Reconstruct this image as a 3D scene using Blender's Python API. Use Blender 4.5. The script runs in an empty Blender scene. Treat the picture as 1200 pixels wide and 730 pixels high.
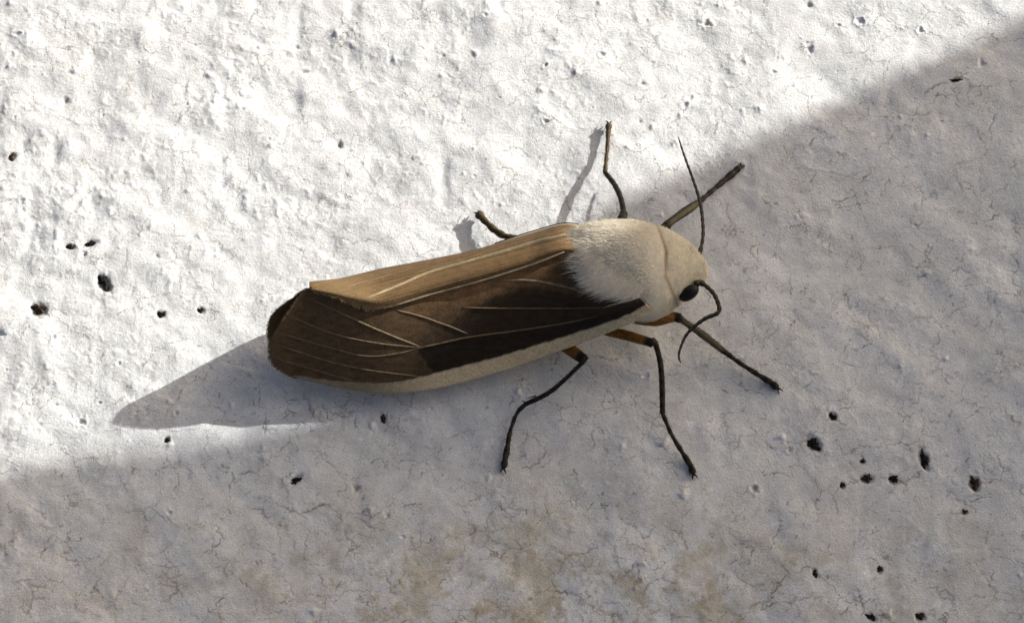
import bpy, math, random
import numpy as np
from mathutils import Vector

# ------------------------------------------------------------------ camera, light, exposure
MM = 0.001                       # everything below is thought out in millimetres
SCN = bpy.context.scene
COL = SCN.collection
rng = np.random.default_rng(7)
random.seed(7)

TILT, DIST, FRAME_W = math.radians(30), 260.0, 60.0
CAM = np.array([0.0, -DIST * math.sin(TILT), DIST * math.cos(TILT)])
FWD = -CAM / np.linalg.norm(CAM)
RIGHT = np.array([1.0, 0, 0])
UPV = np.cross(RIGHT, FWD)
IW, IH = 1200.0, 730.0

cam_data = bpy.data.cameras.new('camera')
cam_data.sensor_width = 36.0
cam_data.lens = 36.0 * DIST / FRAME_W
cam_data.clip_start, cam_data.clip_end = 0.005, 20.0
cam = bpy.data.objects.new('camera', cam_data)
COL.objects.link(cam)
cam.location = Vector(CAM * MM)
cam.rotation_euler = (TILT, 0, 0)
SCN.camera = cam


def P(px, py, z):
    """pixel of the photograph + height above the masonry (mm) -> point in mm"""
    d = FWD * DIST + RIGHT * ((px - IW / 2) / IW * FRAME_W) + UPV * ((IH / 2 - py) / IW * FRAME_W)
    t = (z - CAM[2]) / d[2]
    return CAM + d * t


def proj(p):
    q = np.asarray(p) - CAM
    w = q @ FWD
    return (np.stack([(q @ RIGHT) / w * DIST / FRAME_W * IW + IW / 2,
                      IH / 2 - (q @ UPV) / w * DIST / FRAME_W * IW], -1))


# the sun: the highest point of the wing tips and the point of the shadow it throws
SUN = P(361, 338, 5.8) - P(130, 494, 0.0)
SUN /= np.linalg.norm(SUN)
elev = math.asin(SUN[2])
world = bpy.data.worlds.new('World')
SCN.world = world
world.use_nodes = True
wn = world.node_tree
bg = wn.nodes['Background']
sky = wn.nodes.new('ShaderNodeTexSky')
sky.sky_type = 'NISHITA'
sky.sun_disc = False
sky.sun_elevation = elev
sky.sun_rotation = math.atan2(SUN[0], SUN[1])
sky.air_density = 0.62
sky.dust_density = 7.5
sky.ozone_density = 0.05
wn.links.new(sky.outputs[0], bg.inputs[0])
bg.inputs[1].default_value = 0.088
sun_data = bpy.data.lights.new('sun', 'SUN')
sun_data.energy = 4.1
sun_data.angle = math.radians(0.53)
sun_data.color = (1.0, 0.99, 0.97)
sun = bpy.data.objects.new('sun', sun_data)
COL.objects.link(sun)
sun.rotation_euler = Vector(SUN).to_track_quat('Z', 'Y').to_euler()
sun.location = Vector(SUN * 0.5)
vs = SCN.view_settings
vs.view_transform = 'Standard'
vs.look = 'None'
vs.gamma = 1.0
vs.use_curve_mapping = False
vs.exposure = 0.42


# ------------------------------------------------------------------ helpers
def lin(r, g, b):
    c = np.array([r, g, b]) / 255.0
    return np.where(c <= 0.04045, c / 12.92, ((c + 0.055) / 1.055) ** 2.4)


_perm = np.random.default_rng(3).permutation(4096).astype(np.int64)


def _h(ix, iy, seed):
    return _perm[(ix + _perm[(iy + seed * 131) & 4095]) & 4095]


def noise(x, y, seed=0):
    """gradient noise, about -1..1"""
    ix, iy = np.floor(x).astype(np.int64), np.floor(y).astype(np.int64)
    fx, fy = x - ix, y - iy
    u = fx * fx * fx * (fx * (fx * 6 - 15) + 10)
    v = fy * fy * fy * (fy * (fy * 6 - 15) + 10)

    def g(dx, dy):
        a = _h(ix + dx, iy + dy, seed) * (2 * math.pi / 4096)
        return np.cos(a) * (fx - dx) + np.sin(a) * (fy - dy)
    a, b, c, d = g(0, 0), g(1, 0), g(0, 1), g(1, 1)
    return 1.5 * ((a * (1 - u) + b * u) * (1 - v) + (c * (1 - u) + d * u) * v)


def fbm(x, y, wl, octv=4, gain=0.5, seed=0):
    r, a = 0, 1.0
    for i in range(octv):
        r = r + a * noise(x / wl + 17.3 * i, y / wl - 9.1 * i, seed + i)
        wl, a = wl / 2.03, a * gain
    return r


def sstep(a, b, x):
    t = np.clip((x - a) / (b - a), 0, 1)
    return t * t * (3 - 2 * t)


def mesh_from(name, verts, faces, mat, parent=None, col=None, smooth=True, origin=None):
    """verts in mm (N,3), faces list/array of equal length rows; linked as ONE object"""
    verts = np.asarray(verts, dtype=np.float64)
    if origin is None:
        origin = np.zeros(3)
    v = ((verts - origin) * MM).astype(np.float32)
    faces = np.asarray(faces, dtype=np.int32)
    me = bpy.data.meshes.new(name)
    n, k = faces.shape
    me.vertices.add(len(v))
    me.vertices.foreach_set('co', v.ravel())
    me.loops.add(n * k)
    me.loops.foreach_set('vertex_index', faces.ravel())
    me.polygons.add(n)
    me.polygons.foreach_set('loop_start', np.arange(0, n * k, k, dtype=np.int32))
    me.polygons.foreach_set('loop_total', np.full(n, k, dtype=np.int32))
    me.polygons.foreach_set('use_smooth', np.full(n, smooth))
    me.update(calc_edges=True)
    if col is not None:
        at = me.color_attributes.new('col', 'FLOAT_COLOR', 'POINT')
        c = np.ones((len(v), 4), dtype=np.float32)
        c[:, :3] = col
        at.data.foreach_set('color', c.ravel())
    me.materials.append(mat)
    o = bpy.data.objects.new(name, me)
    COL.objects.link(o)
    if parent is not None:
        o.parent = parent
        base = Vector((0, 0, 0))
        q = parent
        while q is not None:
            base += q.location
            q = q.parent
        o.location = Vector(origin * MM) - base
    else:
        o.location = Vector(origin * MM)
    return o


def empty(name, at, parent=None):
    o = bpy.data.objects.new(name, None)
    o.empty_display_size = 0.002
    COL.objects.link(o)
    o.parent = parent
    o.location = Vector(np.asarray(at) * MM) - (parent.location if parent else Vector((0, 0, 0)))
    return o


def tag(o, label=None, cat=None, group=None, kind=None):
    for k, v in (('label', label), ('category', cat), ('group', group), ('kind', kind)):
        if v:
            o[k] = v
    return o


def new_mat(name, rough=0.7, spec=0.3):
    m = bpy.data.materials.new(name)
    m.use_nodes = True
    b = m.node_tree.nodes['Principled BSDF']
    b.inputs['Roughness'].default_value = rough
    b.inputs['Specular IOR Level'].default_value = spec
    return m, m.node_tree.nodes, m.node_tree.links, b


def attr_mat(name, rough=0.7, spec=0.25, speck=0.25, speck_scale=9000.0, bump=0.0, sheen=0.0, trans=0.0):
    """pigment from the mesh's own colour attribute, broken up by fine noise"""
    m, N, L, b = new_mat(name, rough, spec)
    a = N.new('ShaderNodeAttribute')
    a.attribute_name = 'col'
    tc = N.new('ShaderNodeTexCoord')
    nz = N.new('ShaderNodeTexNoise')
    nz.inputs['Scale'].default_value = speck_scale
    nz.inputs['Detail'].default_value = 3
    L.new(tc.outputs['Object'], nz.inputs['Vector'])
    mr = N.new('ShaderNodeMapRange')
    mr.inputs['From Min'].default_value, mr.inputs['From Max'].default_value = 0.3, 0.7
    mr.inputs['To Min'].default_value, mr.inputs['To Max'].default_value = 1 - speck, 1 + speck
    L.new(nz.outputs['Fac'], mr.inputs['Value'])
    mx = N.new('ShaderNodeVectorMath')
    mx.operation = 'SCALE'
    L.new(a.outputs['Color'], mx.inputs[0])
    L.new(mr.outputs['Result'], mx.inputs['Scale'])
    L.new(mx.outputs[0], b.inputs['Base Color'])
    if sheen:
        b.inputs['Sheen Weight'].default_value = sheen
    if bump:
        bp = N.new('ShaderNodeBump')
        bp.inputs['Strength'].default_value = bump
        bp.inputs['Distance'].default_value = 0.00004
        L.new(nz.outputs['Fac'], bp.inputs['Height'])
        L.new(bp.outputs[0], b.inputs['Normal'])
    if trans:
        tr = N.new('ShaderNodeBsdfTranslucent')
        L.new(mx.outputs[0], tr.inputs['Color'])
        ms = N.new('ShaderNodeMixShader')
        ms.inputs[0].default_value = trans
        L.new(b.outputs[0], ms.inputs[1])
        L.new(tr.outputs[0], ms.inputs[2])
        L.new(ms.outputs[0], N['Material Output'].inputs['Surface'])
    return m


def catmull(pts, t):
    """centripetal-ish Catmull-Rom through rows of pts, t in 0..1 (array)"""
    pts = np.asarray(pts, dtype=float)
    n = len(pts)
    ext = np.vstack([2 * pts[:1] - pts[1:2], pts, 2 * pts[-1:] - pts[-2:-1]])
    s = np.clip(np.asarray(t) * (n - 1), 0, n - 1 - 1e-9)
    i = s.astype(int)
    f = (s - i)[:, None]
    p0, p1, p2, p3 = ext[i], ext[i + 1], ext[i + 2], ext[i + 3]
    return 0.5 * (2 * p1 + (p2 - p0) * f + (2 * p0 - 5 * p1 + 4 * p2 - p3) * f ** 2 + (3 * p1 - p0 - 3 * p2 + p3) * f ** 3)


def arc(pts):
    """catmull with parameters spread by length: returns sampler"""
    fine = catmull(pts, np.linspace(0, 1, 400))
    d = np.r_[0, np.cumsum(np.linalg.norm(np.diff(fine, axis=0), axis=1))]
    d /= d[-1]
    return lambda t: np.stack([np.interp(t, d, fine[:, k]) for k in range(fine.shape[1])], -1)


def tube(path, rad, seg=10, rings=None, colfn=None, flat=1.0):
    """tube round path (N,3) with radii (N,), closed with tip points; returns verts, faces(quads), colours"""
    path = np.asarray(path, float)
    rad = np.asarray(rad, float)
    n = len(path)
    tan = np.gradient(path, axis=0)
    tan /= np.linalg.norm(tan, axis=1)[:, None]
    up = np.array([0, 0, 1.0])
    side = np.cross(tan, up)
    ln = np.linalg.norm(side, axis=1)[:, None]
    side = np.where(ln > 1e-3, side / np.maximum(ln, 1e-9), np.array([1.0, 0, 0]))
    nor = np.cross(side, tan)
    ang = np.arange(seg) / seg * 2 * math.pi
    V = (path[:, None] + rad[:, None, None] * (np.cos(ang)[None, :, None] * side[:, None] + flat * np.sin(ang)[None, :, None] * nor[:, None]))
    V = V.reshape(-1, 3)
    F = []
    for i in range(n - 1):
        for k in range(seg):
            a, b = i * seg + k, i * seg + (k + 1) % seg
            F.append((a, b, b + seg, a + seg))
    i0, i1 = len(V), len(V) + 1
    V = np.vstack([V, path[:1] - tan[:1] * rad[0] * 0.5, path[-1:] + tan[-1:] * rad[-1] * 0.5])
    for k in range(0, seg, 2):
        F.append((i0, (k + 2) % seg, k + 1, k))
        b = (n - 1) * seg
        F.append((i1, b + k, b + k + 1, b + (k + 2) % seg))
    A = np.r_[np.tile(ang, n), 0, 0]
    T = np.r_[np.repeat(np.linspace(0, 1, n), seg), 0, 1]
    return V, F, A, T


# ------------------------------------------------------------------ the masonry: one sheet, real relief
fx0, fx1, fy0, fy1, ST = -33.0, 33.0, -23.5, 25.5, 0.056


def axis_coords(a, b):
    core = np.arange(a, b, ST)
    out, s, p = [], ST, core[-1]
    while p < 420:
        s *= 1.22
        p += s
        out.append(p)
    lo, s, p = [], ST, core[0]
    while p > -420:
        s *= 1.22
        p -= s
        lo.append(p)
    return np.r_[lo[::-1], core, out]


GX, GY = axis_coords(fx0, fx1), axis_coords(fy0, fy1)
X, Y = np.meshgrid(GX, GY)
PX = proj(np.stack([X, Y, 0 * X], -1).reshape(-1, 3))
PXx, PXy = PX[:, 0].reshape(X.shape), PX[:, 1].reshape(X.shape)
inside = sstep(-6, 0, X - fx0 + 3) * sstep(-6, 0, fx1 + 3 - X) * sstep(-6, 0, Y - fy0 + 3) * sstep(-6, 0, fy1 + 3 - Y)

# a little warp so that nothing looks like plain noise
wx = X + 0.35 * fbm(X, Y, 4.0, 3, seed=40)
wy = Y + 0.35 * fbm(X, Y, 4.0, 3, seed=50)
ca, sa = math.cos(math.radians(-38)), math.sin(math.radians(-38))
al, ac = wx * ca + wy * sa, -wx * sa + wy * ca            # along / across the brush strokes
coarse = 0.42 + 0.58 * sstep(780, 160, PXx * 0.6 + PXy * 0.8) # coarser towards the upper corner
patch = 0.30 + 0.95 * sstep(-0.35, 0.55, fbm(X, Y, 5.0, 4, seed=57))
H = 0.20 * noise(X / 17, Y / 14, 1)
H += 0.075 * fbm(al / 2.6, ac, 3.0, 2, seed=5)
H += 0.15 * fbm(wx, wy, 4.6, 3, 0.5, seed=11) * (0.35 + 0.65 * coarse)
H += 0.055 * coarse * (0.4 + 0.6 * patch) * fbm(wx, wy, 1.35, 2, 0.5, seed=22)
# separate grains and lumps of paint, rounded on top
gr = fbm(X, Y, 0.62, 2, 0.45, seed=33)
H += 0.042 * coarse * patch * sstep(0.05, 0.95, gr)
H += 0.010 * coarse * patch * fbm(X, Y, 0.30, 2, 0.55, seed=31)

for (u, v, ru, rv, dep) in [(350, 28, 9, 22, 0.16), (344, 112, 10, 16, 0.14), (518, 205, 9, 24, 0.16), (412, 10, 10, 14, 0.12), (64, 182, 9, 20, 0.12), (108, 240, 9, 18, 0.10), (640, 40, 18, 14, 0.10),
                            (1040, 118, 8, 12, 0.08), (910, 215, 14, 12, 0.10), (1075, 55, 12, 10, 0.08), (300, 210, 14, 10, 0.10), (215, 160, 12, 14, 0.10), (770, 170, 12, 9, 0.10), (735, 165, 9, 9, 0.08)]:
    c0 = P(u, v, 0)
    dq = np.hypot((X - c0[0]) / (ru / 20), (Y - c0[1]) / (rv / 17)) * (1 + 0.35 * noise(X / 0.7, Y / 0.7, 61))
    H -= dep * np.exp(-dq ** 2)

base = np.array([0.785, 0.795, 0.775])
C = np.ones(X.shape + (3,)) * base
tone = fbm(X, Y, 7.0, 5, 0.6, seed=70)
streak = fbm(al / 3.2, ac, 1.6, 4, 0.6, seed=75)
C *= (1 + 0.085 * tone + 0.06 * streak + 0.05 * fbm(X, Y, 0.8, 3, 0.7, seed=77))[..., None]


def blend(mask, rgb):
    global C
    m = mask[..., None]
    C = C * (1 - m) + np.asarray(rgb) * m


def stamp(cx, cy, r):
    i0, i1 = np.searchsorted(GX, (cx - r, cx + r))
    j0, j1 = np.searchsorted(GY, (cy - r, cy + r))
    return slice(j0, j1), slice(i0, i1)


# ochre and green-grey weathering, strongest along the lower edge of the picture
st1 = fbm(wx, wy, 3.4, 5, 0.62, seed=80)
zone = np.exp(-((PXx - 640) / 300) ** 2) * sstep(520, 730, PXy) + 0.35 * sstep(480, 700, PXy) + 0.16 * np.exp(-((PXx - 140) / 120) ** 2 - ((PXy - 70) / 70) ** 2)
zone = zone * inside + 0.2 * (1 - inside)
blend(np.clip(zone * sstep(-0.5, 0.9, st1 + 0.5 * fbm(X, Y, 0.5, 2, seed=86)) * 0.72, 0, 0.65), (0.54, 0.485, 0.335))
blend(np.clip(zone * sstep(0.2, 0.9, fbm(wx, wy, 1.7, 5, 0.75, seed=90)) * 0.5, 0, 0.6), (0.42, 0.335, 0.20))
blend(np.clip(sstep(0.35, 0.9, fbm(X, Y, 2.6, 5, 0.6, seed=95)) * 0.22, 0, 1), (0.55, 0.50, 0.46))
# grime specks
spk = fbm(X, Y, 0.42, 2, 0.6, seed=101)
spk_amt = sstep(0.62, 0.95, spk) * (0.25 + 0.75 * sstep(-0.2, 0.6, fbm(X, Y, 4.0, 3, seed=103)))
blend(spk_amt * 0.5, (0.18, 0.14, 0.10))
spk2 = sstep(0.78, 1.0, fbm(X, Y, 0.24, 2, 0.6, seed=111)) * sstep(-0.1, 0.7, fbm(X, Y, 2.0, 3, seed=113))
blend(spk2 * 0.75, (0.10, 0.08, 0.06))

# small round blisters and burst ones
R2 = np.random.default_rng(21)
for k in range(480):
    u, v = R2.random() ** 1.0 * 1300 - 50, R2.random() * 830 - 50
    cx, cy, _ = P(u, v, 0)
    dens = 1.0 if v < 555 - 0.62 * (u - 300) * (u > 300) else 0.35
    if R2.random() > dens:
        continue
    r = 0.09 + 0.24 * R2.random() ** 2.6
    sl = stamp(cx, cy, r * 2.2)
    if X[sl].size == 0:
        continue
    ex = 1 + 0.35 * (R2.random() - 0.5)
    d = np.hypot((X[sl] - cx) * ex, (Y[sl] - cy) / ex) / r * (1 + 0.5 * noise(X[sl] / 0.25, Y[sl] / 0.25, k % 90))
    t = R2.random()
    if t < 0.55:
        H[sl] += r * 0.42 * np.exp(-(d / 0.75) ** 2)
    elif t < 0.8:
        H[sl] += r * (0.16 * np.exp(-((d - 1.1) / 0.4) ** 2) - 0.42 * np.exp(-(d / 0.7) ** 2))
        if R2.random() < 0.35:
            m = 0.5 * np.exp(-(d / 0.6) ** 2)[..., None]
            C[sl] = C[sl] * (1 - m) + np.array([0.24, 0.17, 0.11]) * m
    else:
        H[sl] -= r * 0.5 * np.exp(-(d / 0.7) ** 2)
        m = (0.65 * R2.random()) * np.exp(-(d / 0.6) ** 2)[..., None]
        C[sl] = C[sl] * (1 - m) + np.array([0.20, 0.15, 0.10]) * m


# hairline cracks: wandering, branching, fading at both ends
def crack(pts, w0, dark, tint):
    n = len(pts)
    for i in range(n - 1):
        a, b = pts[i], pts[i + 1]
        f = math.sin(math.pi * (i + 0.7) / (n + 0.4)) ** 0.6
        w = w0 * 0.70 * (0.55 + 0.6 * f) * (0.7 + 0.6 * R2.random())
        c = (a + b) / 2
        sl = stamp(c[0], c[1], np.linalg.norm(b - a) / 2 + 4 * w)
        if X[sl].size == 0:
            continue
        ab = b - a
        t = np.clip(((X[sl] - a[0]) * ab[0] + (Y[sl] - a[1]) * ab[1]) / (ab @ ab + 1e-9), 0, 1)
        d = np.hypot(X[sl] - a[0] - t * ab[0], Y[sl] - a[1] - t * ab[1]) / w
        g = np.exp(-d ** 2)
        np.minimum(HC[sl], -0.014 * g * f * min(1, dark * 1.6), out=HC[sl])
        np.maximum(CM[sl], min(0.95, dark * 1.0) * f * g * (0.25 + 0.75 * R2.random()), out=CM[sl])
        CT[sl] = np.where((g > 0.3)[..., None], tint, CT[sl])


HC, CM, CT = np.zeros_like(H), np.zeros_like(H), np.ones(X.shape + (3,)) * np.array([0.13, 0.095, 0.065])


def wander(start, ang, length, w, dark, depth=0):
    pts, p, a = [np.array(start)], np.array(start, float), ang
    heading = ang
    gone = 0.0
    while gone < length:
        step = 0.08 + 0.22 * R2.random()
        gone += step
        a = heading + R2.normal() * 0.75
        heading += R2.normal() * 0.16
        p = p + step * np.array([math.cos(a), math.sin(a)])
        pts.append(p)
        if depth < 2 and R2.random() < 0.075:
            wander(p, heading + R2.choice([-1, 1]) * (0.7 + 0.7 * R2.random()), length * (0.2 + 0.35 * R2.random()), w * 0.85, dark * 0.9, depth + 1)
    crack(pts, w, dark, np.array([0.10, 0.075, 0.05]) * (0.6 + 0.8 * R2.random()))


for k in range(430):
    u, v = R2.random() * 1320 - 60, R2.random() * 860 - 60
    lower = v > 560 - 0.45 * u
    if not lower and R2.random() < 0.35:
        continue
    cx, cy, _ = P(u, v, 0)
    heading = R2.choice([-0.6, -1.3, 0.3, 1.4, 2.3]) + R2.normal() * 0.4
    wander((cx, cy), heading, 0.5 + 3.0 * R2.random() ** 1.7, 0.036 + 0.022 * R2.random(), (0.5 + 0.55 * R2.random() ** 1.3) * (1.2 if lower else 0.75))
for pl, w, dk in [
    ([(316, 583), (330, 594), (345, 600), (354, 602), (368, 597), (380, 592), (392, 599), (399, 604)], 0.06, 0.9),
    ([(316, 408), (319, 416)], 0.05, 0.5),
    ([(60, 645), (75, 652), (88, 656), (99, 657)], 0.055, 0.7),
    ([(265, 665), (278, 678), (290, 686), (296, 694)], 0.055, 0.8),
    ([(22, 676), (36, 690), (38, 702), (30, 726)], 0.055, 0.7),
    ([(38, 702), (46, 701), (54, 700)], 0.05, 0.7),
    ([(195, 520), (197, 540), (207, 553), (210, 566), (204, 574), (212, 584)], 0.05, 0.75),
    ([(257, 518), (268, 532), (270, 540)], 0.05, 0.8),
    ([(520, 82), (532, 91), (546, 90)], 0.055, 0.75),
    ([(537, 91), (538, 118), (528, 130)], 0.045, 0.6),
    ([(482, 37), (490, 52), (502, 60)], 0.05, 0.6),
    ([(650, 96), (675, 92), (684, 91)], 0.045, 0.6),
    ([(625, 128), (635, 134), (642, 136)], 0.045, 0.6),
    ([(318, 220), (336, 238), (350, 255), (364, 271)], 0.05, 0.6),
    ([(90, 378), (104, 388), (112, 394)], 0.055, 0.7),
    ([(237, 362), (258, 366)], 0.045, 0.7),
    ([(723, 605), (733, 614), (745, 620), (755, 632), (764, 622), (766, 610)], 0.06, 0.85),
    ([(640, 575), (639, 592), (645, 610)], 0.055, 0.7),
    ([(643, 633), (656, 648), (672, 650), (692, 646), (697, 632)], 0.055, 0.75),
    ([(640, 690), (660, 692), (676, 695)], 0.09, 0.9),
    ([(754, 702), (758, 686), (776, 680), (800, 690)], 0.06, 0.7),
    ([(468, 594), (480, 592), (498, 590)], 0.055, 0.7),
    ([(413, 605), (424, 610), (436, 618), (452, 622)], 0.06, 0.75),
    ([(972, 574), (980, 592), (985, 604)], 0.055, 0.8),
    ([(688, 416), (705, 420), (720, 423)], 0.055, 0.8),
    ([(1082, 112), (1090, 104), (1106, 99)], 0.06, 0.7),
    ([(926, 196), (945, 200), (978, 204), (1010, 212), (1034, 214)], 0.05, 0.6),
    ([(972, 180), (973, 196)], 0.05, 0.6),
    ([(914, 165), (921, 180), (922, 192)], 0.05, 0.6),
    ([(1032, 230), (1042, 210)], 0.05, 0.6),
    ([(855, 445), (866, 452), (880, 456)], 0.05, 0.6),
    ([(718, 138), (734, 134), (756, 128)], 0.06, 0.45),
    ([(1113, 97), (1098, 101), (1086, 108), (1083, 114)], 0.07, 0.9), ([(1126, 92), (1134, 86)], 0.06, 0.8),
    ([(968, 480), (974, 488), (984, 496), (994, 498)], 0.08, 0.95), ([(1010, 528), (1011, 540)], 0.06, 0.9),
    ([(1150, 564), (1164, 563)], 0.11, 0.95), ([(1112, 598), (1122, 601), (1130, 599)], 0.07, 0.9), ([(895, 517), (904, 524), (910, 526)], 0.07, 0.9),
    ([(1052, 562), (1061, 566)], 0.06, 0.9), ([(1076, 524), (1083, 540)], 0.08, 0.9), ([(244, 362), (257, 367)], 0.05, 0.8), ([(128, 318), (122, 330)], 0.06, 0.8),
]:
    q = [P(a, b, 0)[:2] for a, b in pl]
    s = arc(np.array(q))(np.linspace(0, 1, max(8, len(q) * 5)))
    s = s + R2.normal(size=s.shape) * 0.045
    crack([p for p in s], w, dk, np.array([0.08, 0.06, 0.045]))
H += HC
C = C * (1 - CM[..., None]) + CT * CM[..., None]

# chipped pits in which the dark crumbs are lodged: px, py, width, height (px), turn, tone
CRUMBS = [
    (122, 331, 17, 27, 32, 0, 'jagged black dirt crumb, tallest of those in the sunlit paint'),
    (46, 363, 22, 17, -15, 1, 'rounded dark brown dirt crumb in a white-rimmed sunlit pit'),
    (107, 286, 18, 9, 15, 0, 'flat black dirt crumb beside a smaller one in sunlit paint'),
    (82, 290, 15, 8, -10, 0, 'small flat dirt crumb next to a bigger flat one in sunlight'),
    (189, 369, 12, 11, 20, 0, 'small dirt crumb in a pit between the jagged crumb and moth'),
    (235, 364, 10, 8, 0, 0, 'tiny sunlit dirt crumb with a hairline crack trailing to the moth'),
    (14, 184, 9, 14, -20, 1, 'upright dark crumb at the edge of the coarse sunlit paint'),
    (953, 520, 21, 16, -25, 0, 'big oval black crumb in the shade below the front leg'),
    (1083, 538, 12, 30, 15, 0, 'long narrow black crumb upright in the shaded paint'),
    (1142, 566, 14, 20, 10, 2, 'reddish brown crumb with a short dark tail in shade'),
    (1016, 560, 16, 12, 0, 2, 'three-cornered brown black crumb beside the oval one in shade'),
    (1047, 561, 14, 12, -10, 0, 'plump black crumb between the three-cornered and the long narrow crumb'),
    (1120, 95, 17, 6, 12, 0, 'dark crumb on a curved crack in the shade near the shadow edge'),
    (347, 563, 18, 9, 40, 0, 'slanting black crumb in the shade below the wing tips'),
    (449, 491, 8, 14, 15, 1, 'narrow crumb in the shade just under the pale wing edge'),
    (196, 516, 8, 8, 0, 0, 'tiny crumb on a crack at the edge of the wing shadow'),
    (976, 489, 13, 10, -35, 0, 'thin black splinter crumb with crack legs above the oval crumb'),
    (1011, 540, 8, 7, 0, 0, 'pinhead black crumb just above the three-cornered crumb'),
    (1131, 599, 10, 6, 10, 1, 'thin flat crumb below the reddish brown one'),
    (1031, 666, 9, 9, 0, 1, 'small isolated green black crumb in the shaded ochre-stained paint'),
    (955, 672, 7, 12, 0, 0, 'small upright crumb in the ochre-stained shaded paint'),
    (1021, 723, 16, 8, -35, 0, 'slanting black crumb by an ochre stain at the shaded lower end'),
    (1078, 722, 13, 11, 0, 2, 'brown crumb in a pale ring at the shaded lower end'),
    (987, 568, 8, 9, 0, 2, 'small rusty crumb at the head of a dark crack in shade'),
]
for (u, v, w, h, tr, tn, lb) in CRUMBS:
    c = P(u, v, 0)
    r = max(w, h) / 40.0
    sl = stamp(c[0], c[1], r * 3)
    a = math.radians(tr)
    dx, dy = X[sl] - c[0], (Y[sl] - c[1]) * math.cos(TILT)
    du, dv = dx * math.cos(a) + dy * math.sin(a), -dx * math.sin(a) + dy * math.cos(a)
    d = np.hypot(du / (w / 40), dv / (h / 40)) * (1 + 0.3 * noise(X[sl] / 0.35, Y[sl] / 0.35, 200))
    s = min(w, h) / 40
    H[sl] += -s * 0.40 * np.exp(-(d / 0.85) ** 4) + s * 0.04 * np.exp(-((d - 1.4) / 0.5) ** 2)
    m = (0.7 * np.exp(-(d / 0.9) ** 4))[..., None]
    C[sl] = C[sl] * (1 - m) + np.array([0.16, 0.12, 0.09]) * m
H *= inside * 0.92 + 0.08
H -= np.median(H[(inside > 0.99)])


def ground_z(p):
    i = np.clip(np.searchsorted(GX, p[0]), 0, len(GX) - 1)
    j = np.clip(np.searchsorted(GY, p[1]), 0, len(GY) - 1)
    return float(H[j, i])


def foot(px, py, lift):
    p = P(px, py, 0)
    return ground_z(p) + lift


nx, ny = len(GX), len(GY)
idx = np.arange(nx * ny).reshape(ny, nx)
quads = np.stack([idx[:-1, :-1], idx[:-1, 1:], idx[1:, 1:], idx[1:, :-1]], -1).reshape(-1, 4)

# limewash: matt, chalky, with grain finer than the sheet's own relief
mw, N, L, B = new_mat('limewash', 0.82, 0.22)
at = N.new('ShaderNodeAttribute')
at.attribute_name = 'col'
tc = N.new('ShaderNodeTexCoord')


def nz_node(scale, detail=4, rough=0.55):
    n = N.new('ShaderNodeTexNoise')
    n.inputs['Scale'].default_value = scale
    n.inputs['Detail'].default_value = detail
    n.inputs['Roughness'].default_value = rough
    L.new(tc.outputs['Object'], n.inputs['Vector'])
    return n


def ramp(src, lo, hi, to0=0.0, to1=1.0):
    r = N.new('ShaderNodeMapRange')
    r.inputs['From Min'].default_value, r.inputs['From Max'].default_value = lo, hi
    r.inputs['To Min'].default_value, r.inputs['To Max'].default_value = to0, to1
    L.new(src, r.inputs['Value'])
    return r.outputs['Result']


def mixc(fac, a, colour):
    m = N.new('ShaderNodeMix')
    m.data_type = 'RGBA'
    L.new(fac, m.inputs['Factor'])
    L.new(a, m.inputs['A'])
    m.inputs['B'].default_value = (*colour, 1)
    return m.outputs['Result']


n1, n2, n3 = nz_node(2600, 5, 0.6), nz_node(7000, 3, 0.6), nz_node(900, 4, 0.6)
c = mixc(ramp(n1.outputs['Fac'], 0.60, 0.80, 0, 0.35), at.outputs['Color'], (0.34, 0.30, 0.27))
c = mixc(ramp(n2.outputs['Fac'], 0.63, 0.78, 0, 0.40), c, (0.25, 0.22, 0.20))
c = mixc(ramp(n3.outputs['Fac'], 0.5, 0.75, 0, 0.20), c, (0.60, 0.58, 0.60))
gsc = N.new('ShaderNodeVectorMath')
gsc.operation = 'SCALE'
L.new(c, gsc.inputs[0])
gm = N.new('ShaderNodeMath')
gm.operation = 'MULTIPLY'
L.new(ramp(nz_node(15000, 2, 0.7).outputs['Fac'], 0.3, 0.7, 0.78, 1.16), gm.inputs[0])
L.new(ramp(nz_node(1500, 4, 0.65).outputs['Fac'], 0.3, 0.7, 0.93, 1.06), gm.inputs[1])
L.new(gm.outputs[0], gsc.inputs['Scale'])
c = gsc.outputs[0]
# fine crazing
wv = N.new('ShaderNodeVectorMath')
wv.operation = 'MULTIPLY_ADD'
L.new(nz_node(1500, 5, 0.65).outputs['Color'], wv.inputs[0])
wv.inputs[1].default_value = (0.0011,) * 3
L.new(tc.outputs['Object'], wv.inputs[2])
vo = N.new('ShaderNodeTexVoronoi')
vo.feature = 'DISTANCE_TO_EDGE'
vo.inputs['Scale'].default_value = 520
L.new(wv.outputs[0], vo.inputs['Vector'])
cz = ramp(vo.outputs['Distance'], 0.0, 0.02, 1, 0)
mk = N.new('ShaderNodeMath')
mk.operation = 'MULTIPLY'
L.new(cz, mk.inputs[0])
L.new(ramp(nz_node(420, 4, 0.7).outputs['Fac'], 0.44, 0.62, 0, 0.8), mk.inputs[1])
c = mixc(mk.outputs[0], c, (0.16, 0.12, 0.09))
L.new(c, B.inputs['Base Color'])
bp = N.new('ShaderNodeBump')
bp.inputs['Strength'].default_value = 0.75
bp.inputs['Distance'].default_value = 0.00006
L.new(nz_node(6200, 5, 0.7).outputs['Fac'], bp.inputs['Height'])
bp2 = N.new('ShaderNodeBump')
bp2.inputs['Strength'].default_value = 0.6
bp2.inputs['Distance'].default_value = 0.00004
bp2.invert = True
L.new(mk.outputs[0], bp2.inputs['Height'])
L.new(bp.outputs[0], bp2.inputs['Normal'])
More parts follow.
